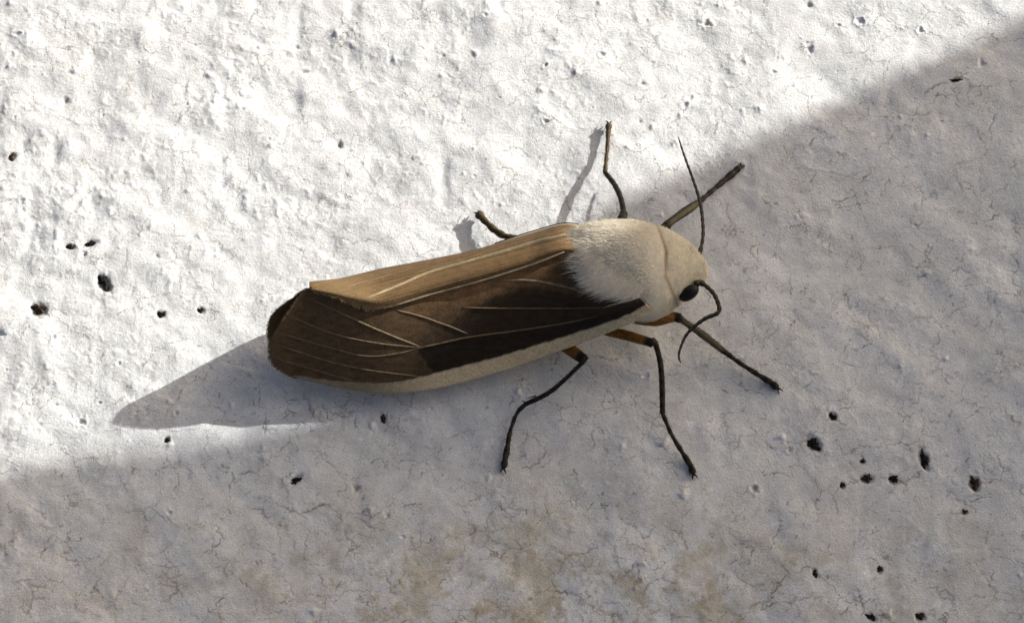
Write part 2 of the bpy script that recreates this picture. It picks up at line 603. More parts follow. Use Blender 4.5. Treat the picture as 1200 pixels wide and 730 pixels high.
L.new(bp2.outputs[0], B.inputs['Normal'])

masonry = mesh_from('painted_masonry', np.stack([X, Y, H], -1).reshape(-1, 3), quads, mw, col=C.reshape(-1, 3))
tag(masonry, 'rough white limewashed masonry with hairline cracks, pits and ochre stains', 'masonry', kind='structure')

# unseen slab added out of the picture, its edge shaped to cast the shade
S_EDGE = 190.0
edge = [P(u, v, 0) + SUN * S_EDGE for u, v in [(1900, -290), (1500, -120), (1200, 20), (1000, 111), (800, 203), (690, 258), (560, 375), (470, 444), (390, 489), (250, 519), (130, 534), (0, 551), (-300, 600), (-700, 660)]]
edge = arc(np.array(edge))(np.linspace(0, 1, 60))
edge[:, 2] = edge[:, 2].mean()
jit = 0.12 * fbm(np.linspace(0, 40, 60), np.zeros(60), 3.0, 3, seed=5)
edge[:, 1] += jit
out = np.array([0.45, -0.89, 0.0])
V, F = [], []
prof = [(0.0, 0.0), (0.0, 0.5), (75.0, 12.0), (120.0, 0.0)]
for e in edge:
    for (o_, z_) in prof:
        V.append(e + out * o_ + np.array([0, 0, z_]))
for i in range(len(edge) - 1):
    for k in range(4):
        F.append((i * 4 + k, i * 4 + (k + 1) % 4, i * 4 + 4 + (k + 1) % 4, i * 4 + 4 + k))
F += [(0, 1, 2, 3), tuple((len(edge) - 1) * 4 + k for k in (3, 2, 1, 0))]
me_mat, N2, L2, B2 = new_mat('shade_slab_mat', 0.85, 0.2)
e1 = N2.new('ShaderNodeTexNoise')
e1.inputs['Scale'].default_value = 120
e1.inputs['Detail'].default_value = 5
er = N2.new('ShaderNodeValToRGB')
er.color_ramp.elements[0].color = (0.55, 0.52, 0.47, 1)
er.color_ramp.elements[1].color = (0.74, 0.72, 0.68, 1)
L2.new(e1.outputs['Fac'], er.inputs[0])
L2.new(er.outputs[0], B2.inputs['Base Color'])
shade_slab = mesh_from('shade_slab', V, F, me_mat, smooth=False)
tag(shade_slab, 'unseen slab added beyond the picture to shade the masonry', 'shade_slab', kind='structure')

# ------------------------------------------------------------------ dirt crumbs
TONES = [np.array([0.018, 0.016, 0.014]), np.array([0.05, 0.036, 0.022]), np.array([0.055, 0.030, 0.018])]
m_crumb = attr_mat('dirt', 0.9, 0.15, 0.5, 5000, 0.8)
for k, (u, v, w, h, tr, tn, lb) in enumerate(CRUMBS):
    g = ground_z(P(u, v, 0))
    c0 = P(u, v, g)
    a = math.radians(tr)
    nu, nv = 18, 9
    th = np.linspace(0, 2 * math.pi, nu, endpoint=False)
    Rk = np.random.default_rng(500 + k)
    ph = Rk.random(6) * 6.28
    rr = 0.92 + 0.16 * np.cos(2 * th + ph[0]) + 0.27 * np.cos(3 * th + ph[1]) + 0.22 * np.cos(5 * th + ph[2]) + 0.16 * np.cos(7 * th + ph[3])
    rr = np.clip(rr, 0.35, 1.6)
    V = []
    s = min(w, h) / 40
    for j in range(1, nv):
        f = j / nv * math.pi
        for i in range(nu):
            q = rr[i] * math.sin(f) * (1 + 0.12 * Rk.normal())
            du, dv = q * math.cos(th[i]) * w / 40, q * math.sin(th[i]) * h / 40 / math.cos(TILT)
            V.append((du * math.cos(a) - dv * math.sin(a), du * math.sin(a) + dv * math.cos(a), math.cos(f) * s * 0.42 * (1 + 0.35 * Rk.normal())))
    V.append((0, 0, s * 0.45))
    V.append((0, 0, -s * 0.45))
    F = []
    for j in range(nv - 2):
        for i in range(nu):
            F.append((j * nu + i, (j + 1) * nu + i, (j + 1) * nu + (i + 1) % nu, j * nu + (i + 1) % nu))
    t0, t1 = len(V) - 2, len(V) - 1
    for i in range(0, nu, 2):
        F.append((t0, i, i + 1, (i + 2) % nu))
        b = (nv - 2) * nu
        F.append((t1, b + (i + 2) % nu, b + i + 1, b + i))
    V = np.array(V) * np.array([0.8, 0.8, 0.9]) + c0 + np.array([0, 0, s * 0.12])
    colr = TONES[tn] * (0.7 + 0.6 * Rk.random((len(V), 1)))
    o = mesh_from('dirt_crumb', V, F, m_crumb, col=colr, smooth=False, origin=c0)
    tag(o, lb, 'dirt crumb', 'dark crumbs lodged in pits of the paint', 'thing')

# ------------------------------------------------------------------ the moth
moth = empty('moth', P(600, 385, 0))
tag(moth, 'white furry moth with folded brown wings resting on the white masonry', 'moth', kind='thing')

m_body = attr_mat('body_skin', 0.8, 0.2, 0.15, 4000)
m_fur = attr_mat('moth_fur', 0.75, 0.15, 0.08, 3000, sheen=0.2, trans=0.08)
m_wing = attr_mat('wing_scales', 0.7, 0.16, 0.22, 8000, 0.4, trans=0.06)
m_vein = attr_mat('wing_vein', 0.6, 0.25, 0.25, 8000)
m_leg = attr_mat('leg_chitin', 0.55, 0.18, 0.35, 9000, 0.4)
m_eye, Ne, Le, Be = new_mat('eye', 0.45, 0.2)
Be.inputs['Base Color'].default_value = (0.008, 0.007, 0.006, 1)
ev = Ne.new('ShaderNodeTexVoronoi')
ev.inputs['Scale'].default_value = 14000
eb = Ne.new('ShaderNodeBump')
eb.inputs['Strength'].default_value = 0.6
eb.inputs['Distance'].default_value = 0.00003
etc = Ne.new('ShaderNodeTexCoord')
Le.new(etc.outputs['Object'], ev.inputs['Vector'])
Le.new(ev.outputs['Distance'], eb.inputs['Height'])
Le.new(eb.outputs[0], Be.inputs['Normal'])

WHITE = np.array([0.91, 0.84, 0.70])
OCHRE = np.array([0.50, 0.30, 0.10])
ORANGE = np.array([0.26, 0.115, 0.018])
CREAM = np.array([0.64, 0.52, 0.325])
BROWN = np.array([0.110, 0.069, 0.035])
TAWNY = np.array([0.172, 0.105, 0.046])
BLACK = np.array([0.012, 0.010, 0.007])

# --- body: one loft from the tip of the abdomen to the face
AX = np.array([math.cos(math.radians(9)), math.sin(math.radians(9)), 0.0])
LAT = np.array([-AX[1], AX[0], 0.0])
ST_BODY = [  # px, py, z, half width, half height
    (425, 404, 1.9, 0.25, 0.25), (435, 402, 2.0, 0.55, 0.55), (465, 397, 2.1, 0.85, 0.8), (520, 385, 2.25, 1.05, 1.0), (580, 370, 2.45, 1.2, 1.1),
    (640, 350, 2.9, 1.45, 1.3), (672, 321, 3.85, 2.2, 1.95), (700, 316, 4.2, 2.7, 2.38), (728, 316, 4.25, 3.02, 2.6), (752, 317, 4.2, 3.05, 2.62),
(768, 316, 4.1, 2.82, 2.46), (777, 315, 4.05, 2.58, 2.3), (783, 314, 4.0, 2.42, 2.22), (792, 313.5, 3.95, 2.12, 2.05), (804, 312.5, 3.9, 1.62, 1.65), (814, 312.5, 3.85, 1.12, 1.25),
    (822, 314.5, 3.8, 0.68, 0.8), (826.5, 316, 3.75, 0.3, 0.35)]
ctrl = np.array([np.r_[P(a, b, z), w, h] for a, b, z, w, h in ST_BODY])
rings = catmull(ctrl, np.linspace(0, 1, 96))
SEG = 48
ang = np.arange(SEG) / SEG * 2 * math.pi
BV = rings[:, None, :3] + np.maximum(rings[:, None, 3:4], 0.05) * np.cos(ang)[None, :, None] * LAT + np.maximum(rings[:, None, 4:5], 0.05) * np.sin(ang)[None, :, None] * np.array([0, 0, 1.0])
nb = len(rings)
F = []
for i in range(nb - 1):
    for k in range(SEG):
        F.append((i * SEG + k, (i + 1) * SEG + k, (i + 1) * SEG + (k + 1) % SEG, i * SEG + (k + 1) % SEG))
Vb = BV.reshape(-1, 3)
Vb = np.vstack([Vb, rings[:1, :3], rings[-1:, :3]])
for k in range(0, SEG, 2):
    F.append((len(Vb) - 2, k, k + 1, (k + 2) % SEG))
    b = (nb - 1) * SEG
    F.append((len(Vb) - 1, b + (k + 2) % SEG, b + k + 1, b + k))
sx = np.r_[np.repeat(rings[:, 0], SEG), rings[0, 0], rings[-1, 0]]
cb = np.where((sx > P(655, 330, 4)[0])[:, None], WHITE * 0.92, OCHRE * 0.9)
under = Vb[:, 2] < 2.6
cb[under] = ORANGE * 0.8 + 0.1 * OCHRE
body = mesh_from('body', Vb, F, m_body, moth, col=cb, origin=P(735, 320, 3))
body['label'] = 'white head and thorax continuing into the ochre abdomen'


# --- fur
def ribbons(root, dirs, nor, length, width, colr, droop=0.35):
    """tapered curved ribbons, three quads' worth of width pairs each, one mesh"""
    n = len(root)
    side = np.cross(dirs, nor)
    side /= np.maximum(np.linalg.norm(side, axis=1)[:, None], 1e-9)
    V = np.zeros((n, 6, 3))
    Lq = length[:, None]
    mid = root + dirs * Lq * 0.55 + nor * Lq * 0.10
    tip = root + dirs * Lq - nor * Lq * droop * 0.2
    w = width[:, None]
    V[:, 0], V[:, 1] = root - side * w, root + side * w
    V[:, 2], V[:, 3] = mid - side * w * 0.8, mid + side * w * 0.8
    V[:, 4], V[:, 5] = tip - side * w * 0.15, tip + side * w * 0.15
    b = np.arange(n)[:, None] * 6
    F = np.concatenate([b + np.array([0, 1, 3, 2]), b + np.array([2, 3, 5, 4])])
    cc = np.repeat(colr[:, None], 6, 1) * np.array([0.85, 0.85, 1, 1, 1.08, 1.08])[None, :, None]
    return V.reshape(-1, 3), F, np.clip(cc.reshape(-1, 3), 0, 0.92)


FR = np.random.default_rng(77)
n_f = 85000
s_min = 30 / 95.0
si = FR.random(n_f) * (95 - 34) + 33.5
ai = FR.random(n_f) * SEG
i0, k0 = si.astype(int), ai.astype(int)
fi, fk = (si - i0)[:, None], (ai - k0)[:, None]
i1 = np.minimum(i0 + 1, nb - 1)
k1 = (k0 + 1) % SEG
root = (BV[i0, k0] * (1 - fi) * (1 - fk) + BV[i1, k0] * fi * (1 - fk) + BV[i0, k1] * (1 - fi) * fk + BV[i1, k1] * fi * fk)
cen = rings[i0, :3] * (1 - fi) + rings[i1, :3] * fi
rw = rings[i0, 3][:, None]
rh = rings[i0, 4][:, None]
dd = root - cen
nor = LAT * (dd @ LAT)[:, None] / rw ** 2 + np.array([0, 0, 1.0]) * dd[:, 2:3] / rh ** 2
slope = np.gradient(rings[:, 3])[i0][:, None] / np.maximum(np.linalg.norm(np.gradient(rings[:, :3], axis=0), axis=1)[i0][:, None], 0.02)
nor /= np.linalg.norm(nor, axis=1)[:, None]
nor = nor - AX * np.clip(slope, -3, 3)
nor /= np.linalg.norm(nor, axis=1)[:, None]
keep = (root[:, 2] > 1.9)
prx = proj(root)
rear = 1 - sstep(668, 720, prx[:, 0])
head = sstep(776, 786, prx[:, 0])
back = -AX
fl = fbm(prx[:, 0], prx[:, 1], 26.0, 3, seed=3)[:, None]
fl2 = fbm(prx[:, 0], prx[:, 1], 26.0, 3, seed=9)[:, None]
wild = FR.normal(size=(n_f, 3)) * 0.17
dirs = back * (0.8 + 0.6 * rear[:, None]) + nor * (0.21 + 0.08 * rear[:, None] + 0.12 * head[:, None]) + wild + LAT * fl * 0.22 + np.array([0, 0, 1.0]) * fl2 * 0.2
dirs[head > 0.5] += AX * 0.28                        # the head's hair stands up more
dirs -= nor * np.minimum((dirs * nor).sum(1, keepdims=True) - 0.12, 0)
dirs /= np.linalg.norm(dirs, axis=1)[:, None]
length = (0.17 + 0.15 * FR.random(n_f)) * (1 + rear * (0.3 + 3.0 * FR.random(n_f) ** 2.5)) * (1 - 0.2 * head)
width = 0.008 + 0.006 * FR.random(n_f)
colr = WHITE * (0.93 + 0.12 * FR.random((n_f, 1)))
colr = colr * np.array([1, 1, 1]) - np.array([0, 0.012, 0.05]) * (FR.random((n_f, 1)))
# ochre seam of the collar
seam = np.interp(prx[:, 1], [262, 270, 294, 324, 345, 360], [768, 772, 780, 779, 788, 794])
ds = np.abs(prx[:, 0] - seam - 2.0)
sm = (np.exp(-(ds / 2.0) ** 2) * 0.85 * sstep(255, 280, prx[:, 1]))[:, None] * (0.5 + 0.5 * FR.random((n_f, 1)))
colr = colr * (1 - sm) + OCHRE * 0.8 * sm
yl = (0.12 * sstep(0.1, 0.9, fbm(prx[:, 0], prx[:, 1], 40, 3, seed=14)))[:, None]
colr = colr * (1 - yl) + np.array([0.62, 0.56, 0.40]) * yl
length *= 1 - 0.35 * np.exp(-(ds / 4) ** 2)
streak_lo = np.interp(prx[:, 0], [640, 664, 680, 700, 730, 757], [296, 302, 322, 338, 348, 351])
streak_hi = np.interp(prx[:, 0], [640, 700, 740, 757], [405, 384, 368, 357])
streak_lo = streak_lo + FR.normal(size=n_f) * 3.0
keep &= ~((prx[:, 0] < 757) & (prx[:, 1] > streak_lo) & (prx[:, 1] < streak_hi) & (root[:, 2] > 3.6))
keep &= ~((np.hypot((prx[:, 0] - 807) / 12, (prx[:, 1] - 343) / 9) < 1.0) & (root[:, 2] < 4.6))
sel = np.nonzero(keep)[0]
V, Fq, cc = ribbons(root[sel], dirs[sel], nor[sel], length[sel], width[sel], colr[sel])
fur = mesh_from('fur', V, Fq, m_fur, moth, col=cc, origin=P(735, 320, 3))
tag(fur, 'short cream white fur with an ochre seam behind the head', kind='stuff')


# --- wings
def sheet(rows, nu, nv, bulge):
    """rows: list of cross-sections (each an array of points, mm); returns verts (nu,nv,3)"""
    secs = np.array([catmull(r, np.linspace(0, 1, nv)) for r in rows])
    t = np.linspace(0, 1, nu)
    out_ = np.stack([catmull(secs[:, j], t) for j in range(nv)], 1)
    return out_


def section(r, c, ez, n=5, b=0.45):
    a, e = P(*r), P(*c)
    t = np.linspace(0, 1, n)[:, None]
    q = a * (1 - t) + e * t
    d = e - a
    nrm = np.cross(d, AX)
    nrm /= np.linalg.norm(nrm)
    if nrm[2] < 0:
        nrm = -nrm
    return q + nrm * b * np.sin(math.pi * t ** 0.85)


def normals(G):
    du = np.gradient(G, axis=0)
    dv = np.gradient(G, axis=1)
    n = np.cross(du, dv)
    n /= np.maximum(np.linalg.norm(n, axis=-1, keepdims=True), 1e-9)
    s = np.sign(n[..., 2:3].mean())
    return n * s


def sheet_mesh(name, G, colr, mat, thick=0.07, origin=None, parent=None, flip=False):
    nu, nv = G.shape[:2]
    n = normals(G)
    top, bot = G, G - n * thick
    V = np.concatenate([top.reshape(-1, 3), bot.reshape(-1, 3)])
    ii = np.arange(nu * nv).reshape(nu, nv)
    q = np.stack([ii[:-1, :-1], ii[1:, :-1], ii[1:, 1:], ii[:-1, 1:]], -1).reshape(-1, 4)
    q2 = q[:, ::-1] + nu * nv
    per = np.r_[ii[0, :], ii[1:, -1], ii[-1, -2::-1], ii[-2:0:-1, 0]]
    nxt = np.roll(per, -1)
    rim = np.stack([per, nxt, nxt + nu * nv, per + nu * nv], -1)
    Fa = np.concatenate([q, q2, rim])
    cc_ = np.concatenate([colr.reshape(-1, 3), colr.reshape(-1, 3) * 0.9])
    return mesh_from(name, V, Fa, mat, parent or moth, col=cc_, origin=origin)


def ip(x, pts):
    pts = sorted(pts)
    return np.interp(x, [p[0] for p in pts], [p[1] for p in pts])


# forewing on the shaded side: ridge -> pale front edge
RIDGE = {0: (746, 345, 6.0), 1: (700, 316, 6.25), 2: (660, 296, 6.15), 3: (620, 305, 6.05), 4: (560, 322, 5.6), 5: (500, 338, 5.25), 6: (440, 351, 5.35), 7: (396, 343, 5.75), 8: (361, 338, 5.8)}
COSTA = {0: (766, 364, 4.7), 1: (741, 378, 4.2), 2: (690, 399, 2.6), 3: (648, 414, 2.0), 4: (590, 434, 1.6), 5: (512, 455, 1.4), 6: (450, 461, 1.4), 7: (402, 455, 1.5), 8: (348, 443.5, 1.7)}
rows = [section(RIDGE[k], COSTA[k], 0, 6, [0.25, 0.42, 0.42, 0.28, 0.16, 0.10, 0.10, 0.12, 0.12][k]) for k in range(9)]
tip = np.array([P(361, 338, 5.8), P(345, 358, 5.3), P(329, 382, 4.5), P(317, 406, 3.4), P(322, 427, 2.5), P(348, 443.5, 1.7)])
mid8 = rows[8] * 0.45 + tip * 0.55
rows2 = rows + [mid8, tip]
G = sheet(rows2, 230, 110, 0)
pp = proj(G.reshape(-1, 3)).reshape(G.shape[:2] + (2,))
px, py = pp[..., 0], pp[..., 1]
n_a = fbm(px, py, 9.0, 3, seed=6)
n_b = fbm(px * 0.35, py, 5.0, 3, seed=16)
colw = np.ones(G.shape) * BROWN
# warmer towards the ridge
warm = sstep(0.0, 1.0, (ip(px, [(440, 385), (540, 372), (620, 352), (700, 340)]) - py) / 34 + 0.25 * n_a)
warm *= sstep(455, 520, px)
colw = colw * (1 - 0.75 * warm[..., None]) + np.array([0.30, 0.165, 0.070]) * 0.75 * warm[..., None]
# the black cell between the two long veins and the pale front edge
v3 = ip(px, [(488, 409), (500, 406), (554, 394), (620, 385), (669, 377), (730, 362), (756, 352)])
band = ip(px, [(300, 436), (345, 439.5), (380, 444.5), (400, 446.5), (440, 449), (470, 447), (492, 442), (507, 438), (580, 419), (640, 401), (700, 382), (740, 367), (757, 356), (762, 346), (775, 335)])
cell = sstep(-2, 2, py - v3 + n_a) * sstep(0, 3, px - (486 + (py - 409) * 0.70) + 2.5 * n_a)
v2 = ip(px, [(470, 400), (500, 390), (530, 374), (560, 354), (590, 340), (620, 333), (668, 340), (700, 347), (756, 350)])
cell2 = sstep(-2, 8, py - v2 + 4 * n_a) * sstep(480, 590, px + py * 0.25 - 70 + 16 * n_a) * 0.9
dark_up = np.exp(-((px - 672) / 45) ** 2 - ((py - 318) / 16) ** 2)
dk = np.clip(np.maximum(np.maximum(cell, cell2 * 0.93), 0.8 * dark_up), 0, 1)[..., None]
colw = colw * (1 - dk) + np.array([0.024, 0.0165, 0.010]) * dk
colw *= (1 + 0.28 * n_b)[..., None]
pale = sstep(-1.2, 1.6, py - band + 0.9 * n_a)[..., None]
fade = sstep(520, 420, px)[..., None]
colw = colw * (1 - pale) + (CREAM * (1 - 0.55 * fade) * (1 + 0.10 * n_b[..., None])) * pale
# worn, paler border along the outer margin
mg = sstep(205, 229, np.arange(230))[:, None, None] * 0.22
colw = np.clip(colw * (1 - mg) + np.array([0.16, 0.115, 0.07]) * mg, 0.004, 0.9)
wing_o = P(700, 330, 6)
wing_r = sheet_mesh('forewing', G, colw, m_wing, 0.07, wing_o)
wing_r['label'] = 'dark brown shaded forewing with a cream front edge'
GN = normals(G)


def on_sheet(Gs, Ns, u, v, lift):
    q = proj(Gs.reshape(-1, 3))
    k = np.argsort((q[:, 0] - u) ** 2 + (q[:, 1] - v) ** 2)[:4]
    w = 1 / (np.hypot(q[k, 0] - u, q[k, 1] - v) + 0.05)
    w /= w.sum()
    return (Gs.reshape(-1, 3)[k] * w[:, None]).sum(0) + (Ns.reshape(-1, 3)[k] * w[:, None]).sum(0) * lift


def vein(Gs, Ns, pts, r0, r1, colour, parent, lift=0.012):
    s = arc(np.array(pts, float))(np.linspace(0, 1, max(14, len(pts) * 6)))
    path = np.array([on_sheet(Gs, Ns, a, b, lift) for a, b in s])
    for _ in range(2):
        path[1:-1] = path[1:-1] * 0.5 + (path[:-2] + path[2:]) * 0.25
    tp = np.linspace(0, 1, len(path))
    V, F, A, T = tube(path, 1.5 * np.linspace(r0, r1, len(path)) * (np.minimum(tp, 1 - tp) * 7 + 0.3).clip(0, 1), 8, flat=0.3)
    cc_ = np.asarray(colour) * (0.8 + 0.35 * noise(T * 30, np.full_like(T, len(pts)), 4))[:, None]
    return mesh_from('vein', V, F, m_vein, parent, col=np.clip(cc_, 0, 1), origin=path[0])


VC = np.array([0.27, 0.195, 0.11])
VD = np.array([0.19, 0.13, 0.07])
for pts, r0, r1, cc_ in [
    ([(569, 329), (620, 328), (668, 337), (692, 345), (716, 352)], 0.05, 0.07, VC * 0.95),
    ([(542, 360), (580, 361), (626, 361), (680, 361), (722, 359)], 0.035, 0.04, VD),
    ([(486, 409), (520, 401), (554, 394), (620, 385), (669, 377), (700, 370)], 0.045, 0.04, VD * 1.15),
    ([(464, 363), (492, 370), (526, 382), (548, 391)], 0.035, 0.04, VC * 0.8),
    ([(492, 406), (454, 391), (420, 376), (390, 362), (357, 348)], 0.05, 0.03, VC * 0.85),
    ([(491, 407), (437, 401), (392, 391), (355, 377), (342, 371)], 0.045, 0.03, VC * 0.75),
    ([(490, 408), (470, 413), (430, 417), (379, 405), (337, 393), (326, 389)], 0.045, 0.03, VC * 0.75),
    ([(492, 441), (437, 434), (392, 425), (334, 407), (322, 403)], 0.045, 0.03, VC * 0.75),
    ([(413, 446), (382, 437), (334, 423), (323, 419)], 0.04, 0.03, VD),
]:
    vein(G, GN, pts, r0, r1, cc_, wing_r)

# forewing on the sunlit side: inner edge lapped over the ridge -> ridge -> front edge
LS = [  # inner (px,py,z), ridge, front edge
    ((712, 304, 5.1), (708, 300, 5.3), (712, 276, 3.6)),
    ((662, 297, 6.35), (662, 289, 6.6), (668, 262, 3.4)),
    ((620, 312, 5.92), (620, 303, 6.25), (622, 272, 2.9)),
    ((569, 328.5, 5.5), (566, 319, 5.85), (562, 291, 2.6)),
    ((508, 345, 5.08), (506, 335, 5.45), (505, 303.5, 2.4)),
    ((455, 361, 5.06), (450, 349, 5.5), (447, 314.5, 2.4)),
    ((425, 361, 5.25), (417, 347, 5.85), (412, 323.0, 2.6)),
    ((396, 349, 5.85), (390, 342, 6.0), (385, 329.0, 3.6)),
    ((363, 339, 5.93), (363, 338, 5.95), (364, 334.5, 5.0)),
]
rows = []
for a, r, c_ in LS:
    A_, R_, C_ = P(*a), P(*r), P(*c_)
    d = C_ - R_
    nrm = np.cross(d, AX)
    nrm = nrm / np.linalg.norm(nrm)
    nrm = nrm if nrm[2] > 0 else -nrm
    rows.append(np.array([A_, R_, R_ + d * 0.33 + nrm * 0.28, R_ + d * 0.67 + nrm * 0.28, C_]))
G2 = sheet(rows, 220, 56, 0)
n2_ = normals(G2)
# ragged fringe at the outer end
uu = np.linspace(0, 1, 220)[:, None]
edge_n = fbm(np.linspace(0, 80, 220), np.zeros(220), 1.6, 3, seed=8)
inner_pull = (sstep(0.60, 0.70, uu[:, 0]) * edge_n * 0.30)
G2[:, 0] += (G2[:, 1] - G2[:, 0]) / np.linalg.norm(G2[:, 1] - G2[:, 0], axis=1, keepdims=True).clip(1e-3) * inner_pull[:, None] * 0.5
pp2 = proj(G2.reshape(-1, 3)).reshape(G2.shape[:2] + (2,))
qx, qy = pp2[..., 0], pp2[..., 1]
na2 = fbm(qx, qy, 10.0, 3, seed=26)
nb2 = fbm(qx * 0.25, qy, 4.0, 3, seed=27)
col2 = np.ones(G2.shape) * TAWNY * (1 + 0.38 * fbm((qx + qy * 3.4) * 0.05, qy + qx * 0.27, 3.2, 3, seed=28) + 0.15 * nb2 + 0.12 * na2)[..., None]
lightend = (np.exp(-((qx - 400) / 40) ** 2) * 0.55)[..., None]
col2 = col2 * (1 - lightend) + np.array([0.225, 0.155, 0.072]) * lightend
vv = np.linspace(0, 1, 56)[None, :]
edgepale = (np.exp(-(vv / 0.06) ** 2) * sstep(0.02, 0.3, uu) * 0.65)[..., None]
col2 = col2 * (1 - edgepale) + np.array([0.33, 0.235, 0.125]) * edgepale
fr = (sstep(0.85, 0.97, vv) * sstep(0.36, 0.24, uu))[..., None]
col2 = col2 * (1 - fr) + np.array([0.46, 0.40, 0.30]) * fr
wing_l = sheet_mesh('forewing', G2, np.clip(col2, 0.004, 0.9), m_wing, 0.06, P(690, 290, 6))
wing_l['label'] = 'tawny sunlit forewing lapped over the ridge'
for pts, r0, r1, cc_ in [
    ([(428, 350), (471, 333), (505, 319), (560, 304), (620, 287), (664, 275)], 0.06, 0.12, np.array([0.42, 0.33, 0.19])),
    ([(462, 358), (508, 343.5), (569, 326.5), (620, 310), (661, 295)], 0.045, 0.085, np.array([0.40, 0.32, 0.20])),
    ([(480, 322), (540, 305), (600, 288), (650, 273)], 0.02, 0.03, np.array([0.30, 0.205, 0.10])),
    ([(400, 338), (440, 327), (500, 311), (560, 297)], 0.025, 0.03, np.array([0.25, 0.15, 0.065])),
    ([(430, 356), (470, 344), (530, 328), (590, 312)], 0.025, 0.03, np.array([0.24, 0.14, 0.06])),
]:
    vein(G2, n2_, pts, r0, r1, cc_, wing_l)
s = arc(np.array([G2[i, -1] for i in range(4, 75, 5)]))(np.linspace(0, 1, 40))
V, F, A, T = tube(s, 0.055 * np.ones(40), 8)
mesh_from('front_edge', V, F, m_vein, wing_l, col=np.ones((len(V), 3)) * BLACK * 1.8, origin=s[0])

# hindwing that shows beyond the wing tips
top = [P(420, 352, 5.35), P(385, 343, 5.45), P(359, 339, 5.5), P(342, 350, 5.0), P(320.5, 367, 4.3), P(314, 387, 2.9), P(317, 402, 1.9)]
topS = arc(np.array(top))(np.linspace(0, 1, 60))
inn = [P(470, 330, 3.3), P(440, 331, 3.0), P(410, 338, 2.8), P(390, 352, 2.7), P(375, 372, 2.4), P(360, 388, 2.0), P(350, 396, 1.75)]
innS = arc(np.array(inn))(np.linspace(0, 1, 60))
t = np.linspace(0, 1, 16)[None, :, None]
G3 = topS[:, None] * (1 - t) + innS[:, None] * t + np.array([-0.2, 0.2, 0.15]) * np.sin(math.pi * t)
pj = 0.05 * fbm(np.linspace(0, 60, 60), np.zeros(60), 1.5, 2, seed=3)
G3[:, 0] += pj[:, None] * np.array([-0.7, 0.7, 0])
c3 = np.ones(G3.shape) * np.array([0.17, 0.12, 0.05]) * (1 + 0.2 * fbm(G3[..., 0], G3[..., 1] + G3[..., 2], 0.4, 3, seed=4))[..., None]
hw = sheet_mesh('hindwing', G3, np.clip(c3, 0.004, 1), m_wing, 0.05, P(360, 345, 5))


# fringe of hair-scales along the wing ends
def fringe(path, outward, nrm, n, ln, colour, parent, spread=0.25, w=0.014):
    t_ = np.sort(FR.random(n))
    s_ = arc(path)(t_)
    k = np.clip((t_ * (len(path) - 1)).astype(int), 0, len(path) - 1)
    o_ = outward[k] + FR.normal(size=(n, 3)) * spread
    o_ /= np.linalg.norm(o_, axis=1)[:, None]
    V, Fq, cc_ = ribbons(s_ - o_ * 0.04, o_, nrm[k], ln * (0.6 + 0.6 * FR.random(n)), w * (0.7 + 0.6 * FR.random(n)), np.asarray(colour) * (0.7 + 0.6 * FR.random((n, 1))), 0.1)
    o = mesh_from('fringe', V, Fq, m_fur_dark, parent, col=cc_, origin=path[0])
    o['kind'] = 'stuff'
    return o


m_fur_dark = attr_mat('wing_fringe', 0.8, 0.15, 0.2, 6000)
fringe(G[-1], (G[-1] - G[-4]) / np.linalg.norm(G[-1] - G[-4], axis=1)[:, None].clip(1e-6), GN[-2], 900, 0.24, np.array([0.135, 0.095, 0.052]), wing_r)
fringe(G3[20:, 0], np.gradient(G3, axis=1)[20:, 0] * -1 / np.linalg.norm(np.gradient(G3, axis=1)[20:, 0], axis=1)[:, None], normals(G3)[20:, 0], 520, 0.2, np.array([0.15, 0.105, 0.045]), hw)
seg_ = slice(150, 219)
fringe(G2[seg_, 0], ((G2[seg_, 0] - G2[seg_, 2]) / np.linalg.norm(G2[seg_, 0] - G2[seg_, 2], axis=1)[:, None].clip(1e-6) + np.array([-0.5, 0, -0.1])), n2_[seg_, 0], 420, 0.2, np.array([0.26, 0.165, 0.075]), wing_l)

# tufts of white hair that run from the thorax over the wing bases
nt = 2000
tu = np.where(FR.random(nt) < 0.62, 0.55 + 0.45 * FR.random(nt), FR.random(nt))
tr_ = FR.random(nt)
rx = np.interp(tu, [0, 0.35, 0.7, 1], [688, 692, 716, 745]) + FR.normal(size=nt) * 4 + 8 * tr_
ry = np.interp(tu, [0, 0.35, 0.7, 1], [272, 310, 331, 343]) + FR.normal(size=nt) * 3.5 - 6 * tr_
dxp = np.interp(tu, [0, 0.35, 0.7, 1], [-30, -26, -38, -34]) * (0.35 + 0.7 * FR.random(nt))
dyp = np.interp(tu, [0, 0.35, 0.7, 1], [2, 7, 9, 7]) * (0.3 + 1.2 * FR.random(nt))
zz = np.interp(tu, [0, 0.35, 0.7, 1], [6.2, 6.7, 6.62, 6.4])
a_ = np.array([P(x_, y_, z_) for x_, y_, z_ in zip(rx, ry, zz)])
b_ = np.array([P(x_, y_, z_) for x_, y_, z_ in zip(rx + dxp, ry + dyp, zz - 0.12 * np.abs(dxp) / 20)])
d_ = b_ - a_
ln_ = np.linalg.norm(d_, axis=1)
nn_ = np.tile(np.array([0.0, -0.45, 0.89]), (nt, 1))
V, Fq, cc = ribbons(a_, d_ / ln_[:, None], nn_, ln_, 0.008 + 0.006 * FR.random(nt), WHITE * (0.75 + 0.25 * FR.random((nt, 1))))
tuft = mesh_from('shoulder_tuft', V, Fq, m_fur, moth, col=cc, origin=P(720, 330, 6))
tuft['kind'] = 'stuff'

